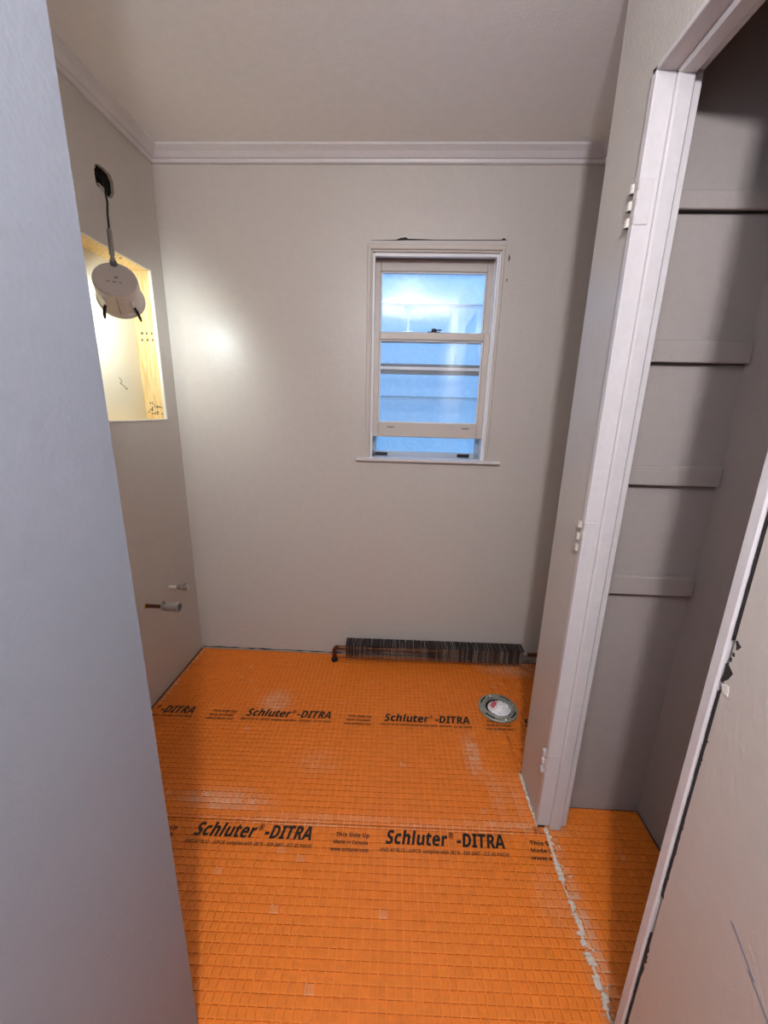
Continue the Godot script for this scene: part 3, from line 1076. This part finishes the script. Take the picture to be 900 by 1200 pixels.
# ---------------------------------------------------------------- hanging downlight
func downlight() -> void:
	var c := V(-1.0, 1.7888, 1.4573)
	var ax := V(-0.4037, -0.4529, 0.7949).normalized()
	var o := thing("downlight", "round grey recessed downlight dangling by its cable in front of the cabinet recess", "lamp", c)
	var bas := axis_basis(ax)
	var t := Transform3D(bas, Vector3.ZERO)
	var r := 0.0669
	var L := 0.1063
	var rim := 0.0764
	var b := MB.new()
	b.lathe([Vector2(0.0, 0.0), Vector2(r - 0.003, 0.0), Vector2(r, 0.003)], 56, t)
	put("back_plate", b, M.lamp_grey, o)
	b = MB.new()
	b.lathe([Vector2(r, 0.003), Vector2(r + 0.0015, 0.010), Vector2(r + 0.004, L - 0.022), Vector2(rim - 0.002, L - 0.016)], 56, t)
	put("housing", b, M.lamp_side, o)
	b = MB.new()
	b.lathe([Vector2(rim - 0.002, L - 0.016), Vector2(rim, L - 0.014), Vector2(rim, L - 0.002), Vector2(rim - 0.002, L), Vector2(0.060, L), Vector2(0.058, L - 0.008)], 56, t)
	put("trim_ring", b, M.lamp_side, o)
	b = MB.new()
	b.lathe([Vector2(0.060, L - 0.006), Vector2(0.0, L - 0.006)], 40, t)
	put("lens", b, M.lamp_glow, o)
	# local directions: towards screen-up on the back plate, and sideways
	var view := c - Vector3(0, 1.3702, 0)
	var side := ax.cross(Vector3.UP).normalized()       # to the right, seen from behind
	var top := side.cross(ax).normalized()
	# seam on the housing, near the side that faces down to the room
	var dn := (-top * 0.96 - side * 0.02).normalized()
	b = MB.new()
	b.tube([dn * (r + 0.0012) + ax * 0.012, dn * (r + 0.0042) + ax * (L - 0.02)], 0.0009, 5)
	put("seam", b, M.box_dark, o)
	# two spring clips with pale brackets
	for a in [-0.62, 0.66]:
		var d: Vector3 = (-top * cos(a) + side * sin(a)).normalized()
		var tn: Vector3 = ax.cross(d)
		var cl := Node3D.new()
		cl.name = numbered("spring_clip", o)
		o.add_child(cl, true)
		b = MB.new()
		b.box(Vector3(-0.006, 0.030, -0.002), Vector3(0.006, L - 0.018, 0.004), 0.001, Transform3D(Basis(tn, ax, d), d * (r + 0.002)))
		put("bracket", b, M.white_plastic, cl)
		b = MB.new()
		b.tube([d * (r + 0.006) + ax * (L - 0.045), d * (r + 0.016) + ax * (L - 0.032), d * (r + 0.024) + ax * (L - 0.012), d * (r + 0.027) + ax * (L + 0.004)], [0.004, 0.0055, 0.0055, 0.003], 8)
		put("spring", b, M.wire_black, cl)
	# small print on the back plate, as illegible dark dashes
	for s in [[0.010, 0.006, 0.012, 0.0035], [-0.014, -0.012, 0.010, 0.0022], [0.004, -0.012, 0.012, 0.0022], [0.022, -0.012, 0.008, 0.0022]]:
		b = MB.new()
		b.box(Vector3(s[0] - s[2] * 0.5 - 0.006, s[1] - s[3], -0.0004), Vector3(s[0] + s[2] * 0.5 - 0.006, s[1] + s[3], 0.0004), 0.0, Transform3D(Basis(side, top, -ax), Vector3.ZERO))
		put("printed_mark", b, M.rail_dark, o)
	# flexible metal conduit from the box in the wall down to the fitting
	var p0 := V(-1.118, 2.128, 1.640) - c
	var p1 := V(-1.08, 2.036, 1.581) - c
	var p2 := V(-1.04, 1.959, 1.520) - c
	var p3 := top * 0.059 + side * -0.001 - ax * 0.012
	b = MB.new()
	b.tube([p0, (p0 + p1) * 0.5 + Vector3(0.004, 0, 0), p1, p2], 0.0036, 8)
	put("cable", b, M.wire_black, o)
	b = MB.new()
	var path := []
	var rad := []
	var cv := Curve3D.new()
	cv.add_point(p2, Vector3.ZERO, Vector3(0.004, -0.04, 0))
	cv.add_point(p3 + Vector3(0, 0.02, 0), Vector3(0, 0.04, 0), Vector3(0, -0.01, 0))
	cv.add_point(p3 + ax * 0.008, Vector3(0, 0.01, 0), Vector3.ZERO)
	var ln := cv.get_baked_length()
	for i in 97:
		path.append(cv.sample_baked(ln * i / 96.0))
		rad.append(0.0084 if i % 6 < 3 else 0.0054)
	b.tube(path, rad, 12)
	put("conduit", b, M.galvanized, o)
	b = MB.new()
	b.lathe([Vector2(0.0, -0.014), Vector2(0.010, -0.013), Vector2(0.0115, -0.004), Vector2(0.0115, 0.001)], 14, Transform3D(bas, p3 + ax * 0.012))
	put("connector", b, M.rail_dark, o)
	# its light
	var sp := SpotLight3D.new()
	sp.name = "downlight_light"
	add_child(sp)
	sp.position = c + ax * (L + 0.004)
	sp.look_at_from_position(sp.position, sp.position + ax)
	sp.light_color = Color(0.93, 0.985, 1.0)
	sp.light_energy = 0.18
	sp.light_size = 0.06
	sp.spot_angle = 80.0
	sp.spot_angle_attenuation = 0.6
	sp.spot_range = 8.0
	sp.spot_attenuation = 2.0
	sp.shadow_enabled = true


# ---------------------------------------------------------------- plumbing
func water_stubs() -> void:
	var o := thing("water_stub", "copper water stub with thick metal coupling on the left wall, the larger of two", "pipe", V(XL, 0.492, 1.556), "water stubs on the left wall")
	var bas := axis_basis(Vector3(1, 0, 0))
	var b := MB.new()
	b.lathe([Vector2(0.0, 0.003), Vector2(0.013, 0.003), Vector2(0.014, 0.0)], 20, Transform3D(bas, Vector3.ZERO))
	put("collar", b, M.copper_bare, o)
	b = MB.new()
	b.tube([Vector3(-0.02, 0, 0), Vector3(0.086, 0, 0)], 0.0085, 16)
	put("pipe", b, M.copper_pipe, o)
	b = MB.new()
	b.lathe([Vector2(0.0085, 0.076), Vector2(0.016, 0.076), Vector2(0.019, 0.080), Vector2(0.019, 0.094), Vector2(0.0165, 0.096)], 22, Transform3D(bas, Vector3.ZERO))
	put("nut", b, M.chrome, o)
	b = MB.new()
	b.lathe([Vector2(0.0165, 0.096), Vector2(0.0205, 0.100), Vector2(0.0205, 0.140), Vector2(0.023, 0.142), Vector2(0.023, 0.156), Vector2(0.019, 0.157), Vector2(0.018, 0.150), Vector2(0.018, 0.120)], 24, Transform3D(bas, Vector3.ZERO))
	put("coupling", b, M.solder_grey, o)
	b = MB.new()
	b.lathe([Vector2(0.018, 0.128), Vector2(0.0, 0.128)], 20, Transform3D(bas, Vector3.ZERO))
	put("mouth", b, M.hole_dark, o)
	b = MB.new()
	b.tube([Vector3(0.088, 0.018, 0.004), Vector3(0.088, 0.030, 0.006)], 0.0045, 10)
	put("valve_stem", b, M.chrome, o)
	o = thing("water_stub", "short pale capped water stub higher and closer to the corner on the left wall", "pipe", V(XL, 0.497, 1.742), "water stubs on the left wall")
	b = MB.new()
	b.tube([Vector3(-0.02, 0, 0), Vector3(0.060, 0, 0)], 0.0075, 16)
	put("pipe", b, M.white_plastic, o)
	b = MB.new()
	b.lathe([Vector2(0.0075, 0.042), Vector2(0.011, 0.043), Vector2(0.0125, 0.048), Vector2(0.0125, 0.060), Vector2(0.009, 0.063), Vector2(0.009, 0.067)], 20, Transform3D(bas, Vector3.ZERO))
	put("nut", b, M.chrome, o)
	b = MB.new()
	b.lathe([Vector2(0.009, 0.066), Vector2(0.0155, 0.069), Vector2(0.0165, 0.080), Vector2(0.0155, 0.094), Vector2(0.011, 0.098), Vector2(0.0, 0.099)], 20, Transform3D(bas, Vector3.ZERO))
	put("cap", b, M.chrome, o)
	b = MB.new()
	b.box(Vector3(0.074, 0.012, -0.004), Vector3(0.088, 0.022, 0.004), 0.002)
	put("lug", b, M.chrome, o)


# ---------------------------------------------------------------- fin-tube heater
func heater() -> void:
	var o := thing("baseboard_heater", "bare finned heating pipe lying along the foot of the back wall", "heater", V(0.226, 0.0, 1.925))
	o.rotation.z = deg_to_rad(0.55)
	var yc := 0.082
	var x0 := -0.488
	var x1 := 0.478
	var b := MB.new()
	b.tube([Vector3(-0.532, yc, 0.0), Vector3(0.62, yc, 0.0)], 0.0105, 16)
	put("pipe", b, M.copper_pipe, o)
	b = MB.new()
	b.tube([Vector3(-0.535, yc + 0.002, 0.0), Vector3(-0.548, yc - 0.002, 0.0), Vector3(-0.556, yc - 0.012, 0.002), Vector3(-0.557, yc - 0.03, 0.003), Vector3(-0.556, 0.002, 0.005)], 0.0125, 14)
	put("elbow", b, M.copper_pipe, o)
	b = MB.new()
	b.lathe([Vector2(0.0125, 0.018), Vector2(0.018, 0.016), Vector2(0.020, 0.0), Vector2(0.0, 0.0)], 16, Transform3D(Basis(), Vector3(-0.556, 0.002, 0.005)))
	put("floor_collar", b, M.brass_dark, o)
	b = MB.new()
	b.tube([Vector3(0.482, yc, 0), Vector3(0.512, yc, 0)], 0.014, 14)
	put("coupling", b, M.solder_grey, o)
	b = MB.new()
	b.box(Vector3(-0.54, 0.030, 0.016), Vector3(x1, 0.034, 0.020), 0.001)
	put("support_rod", b, M.fin_worn, o)
	# folded end plates
	for i in 112:
		var x := lerpf(x0, x1, i / 111.0)
		var f := MB.new()
		var lean := (rng.randf() - 0.5) * 0.12
		var shade := [Color(0.10, 0.075, 0.06), Color(0.22, 0.15, 0.11), Color(0.07, 0.055, 0.05), Color(0.40, 0.32, 0.26)]
		f.col = shade[rng.randi() % 4]
		f.box(Vector3(-0.0011, -0.042, -0.036), Vector3(0.0011, 0.040, 0.036), 0.0)
		f.col = Color(0.016, 0.014, 0.015)
		f.box(Vector3(0.0009, 0.0375, -0.0365), Vector3(0.0085, 0.0405, 0.0365), 0.0)
		var p := put("fin", f, M.fin_metal, o)
		p.position = Vector3(x, yc, 0)
		p.rotation = Vector3(0, (rng.randf() - 0.5) * 0.08, lean)


# ---------------------------------------------------------------- toilet flange
func flange() -> void:
	var at := V(0.512, 0.0006, 1.603)
	var o := thing("toilet_flange", "round grey metal toilet flange on the orange membrane near the closet partition", "flange", at)
	o.rotation.y = 0.3
	var b := MB.new()
	b.lathe([Vector2(0.061, 0.002), Vector2(0.063, 0.011), Vector2(0.067, 0.012), Vector2(0.069, 0.009), Vector2(0.090, 0.008), Vector2(0.0925, 0.006), Vector2(0.0925, 0.0), Vector2(0.055, 0.0), Vector2(0.061, 0.002)], 60)
	put("ring", b, M.flange_metal, o)
	b = MB.new()
	b.lathe([Vector2(0.060, 0.0012), Vector2(0.0, 0.0012)], 40)
	put("drain_hole", b, M.hole_dark, o)
	# curved bolt slots and screw holes
	for a in [0.3, 1.9, 3.4, 5.0]:
		b = MB.new()
		var pts := PackedVector2Array()
		for i in 9:
			var q: float = a + 0.62 * i / 8.0
			pts.append(Vector2(cos(q), sin(q)) * 0.083)
		for i in 9:
			var q: float = a + 0.62 * (8 - i) / 8.0
			pts.append(Vector2(cos(q), sin(q)) * 0.076)
		b.prism(pts, 0.0009, Transform3D(Basis(Vector3(1, 0, 0), Vector3(0, 0, -1), Vector3(0, 1, 0)), Vector3(0, 0.0078, 0)))
		put("bolt_slot", b, M.hole_dark, o)
		b = MB.new()
		var c := Vector3(cos(a - 0.35) * 0.079, 0.0082, -sin(a - 0.35) * 0.079)
		b.lathe([Vector2(0.0, 0.0022), Vector2(0.004, 0.002), Vector2(0.006, 0.0)], 12, Transform3D(Basis(), c))
		put("screw", b, M.chrome, o)
	# crumpled bag stuffed in the drain
	b = MB.new()
	var pk := MB.new()
	var ns := FastNoiseLite.new()
	ns.seed = 9
	ns.frequency = 34.0
	var pos := func(i: int, k: int) -> Vector3:
		var rr := i / 14.0
		var q := TAU * k / 30.0
		var p := Vector2(cos(q), sin(q)) * 0.054 * rr * Vector2(1.0, 0.82).length() / 1.293
		var h: float = 0.030 * (1.0 - rr * rr) + 0.016 * ns.get_noise_2d(p.x * 2.0, p.y * 2.0) * (1.0 - rr * 0.6) + 0.010 * ns.get_noise_2d(p.x * 5.0 + 3.0, p.y * 5.0)
		return at + Vector3(p.x + 0.005, maxf(h * 0.8, -0.001) + 0.0025, p.y * 0.9 + 0.002)
	for i in 14:
		for k in 30:
			var e := [pos.call(i, k), pos.call(i, k + 1), pos.call(i + 1, k + 1), pos.call(i + 1, k)]
			var pinkish: bool = k > 12 and k < 21 and i > 3 and i < 11
			(pk if pinkish else b).face(e, Vector3.UP)
	var bag := put("plastic_bag", b, M.bag_white)
	tag(bag, "crumpled white plastic bag with a pink print stuffed in the toilet flange", "bag")
	var pr := put("pink_print", pk, M.bag_pink, bag)
	pr.set_meta("label", "pink printed patch")


# ---------------------------------------------------------------- outside
func outside() -> void:
	var o: Node = put("ground", wall_mesh(Vector3(-6, -0.5, 2.13), Vector3(6, -0.4, 8.0), 1, []), M.bounce_ground)
	structure(o, "bare unseen ground outside the window, kept pale to bounce light", "ground")
	var h := thing("house", "pale blue house wall of wide lapped boards outside the window", "house", V(0, 0, 2.9))
	var edges := [2.47, 2.262, 2.077, 1.887, 1.683, 1.477, 1.264, 1.055, 0.85, 0.645, 0.44, 0.235, 0.03]
	for i in edges.size() - 1:
		var b := MB.new()
		var t := Transform3D(Basis(Vector3.RIGHT, -0.075), Vector3(0, edges[i + 1], 0))
		b.box(Vector3(-3.0, 0.0, -0.016), Vector3(3.2, edges[i] - edges[i + 1] + 0.03, 0.0), 0.001, t)
		put("siding_board", b, M.siding_paint, h)
	box_part("backing_wall", Vector3(-3.0, -0.4, -0.30), Vector3(3.2, 2.47, -0.035), M.siding_paint, h)


# ---------------------------------------------------------------- passage behind the camera
func hall() -> void:
	var o: Node = put("wall_hall", wall_mesh(Vector3(-0.53, -0.005, -2.52), Vector3(XP + 0.09, H, -2.4), 2, []), M.cool_lit_paint)
	structure(o, "end wall of the passage behind the camera", "wall")
	var l := thing("unseen_passage_lamp", "unseen white drum pendant behind the camera, placed to light the room", "lamp", V(0.04, H, -0.36))
	var b := MB.new()
	b.lathe([Vector2(0.0, 0.0), Vector2(0.06, 0.0), Vector2(0.06, -0.02), Vector2(0.008, -0.025), Vector2(0.008, -0.245), Vector2(0.0, -0.245)], 32)
	put("stem", b, M.white_plastic, l)
	b = MB.new()
	b.lathe([Vector2(0.0, -0.245), Vector2(0.08, -0.25), Vector2(0.09, -0.26), Vector2(0.09, -0.34), Vector2(0.08, -0.35), Vector2(0.0, -0.353)], 40)
	put("shade", b, M.unseen_lamp_glow, l)
	var om := OmniLight3D.new()  # out of view, placed to light the room and its ceiling
	om.name = "unseen_passage_lamp_light"
	add_child(om)
	om.position = V(0.04, H - 0.30, -0.36)
	om.light_color = Color(0.975, 0.97, 1.0)
	om.light_energy = 1.6
	om.light_size = 0.042
	om.omni_range = 10.0
	om.omni_attenuation = 2.0
	om.shadow_enabled = true
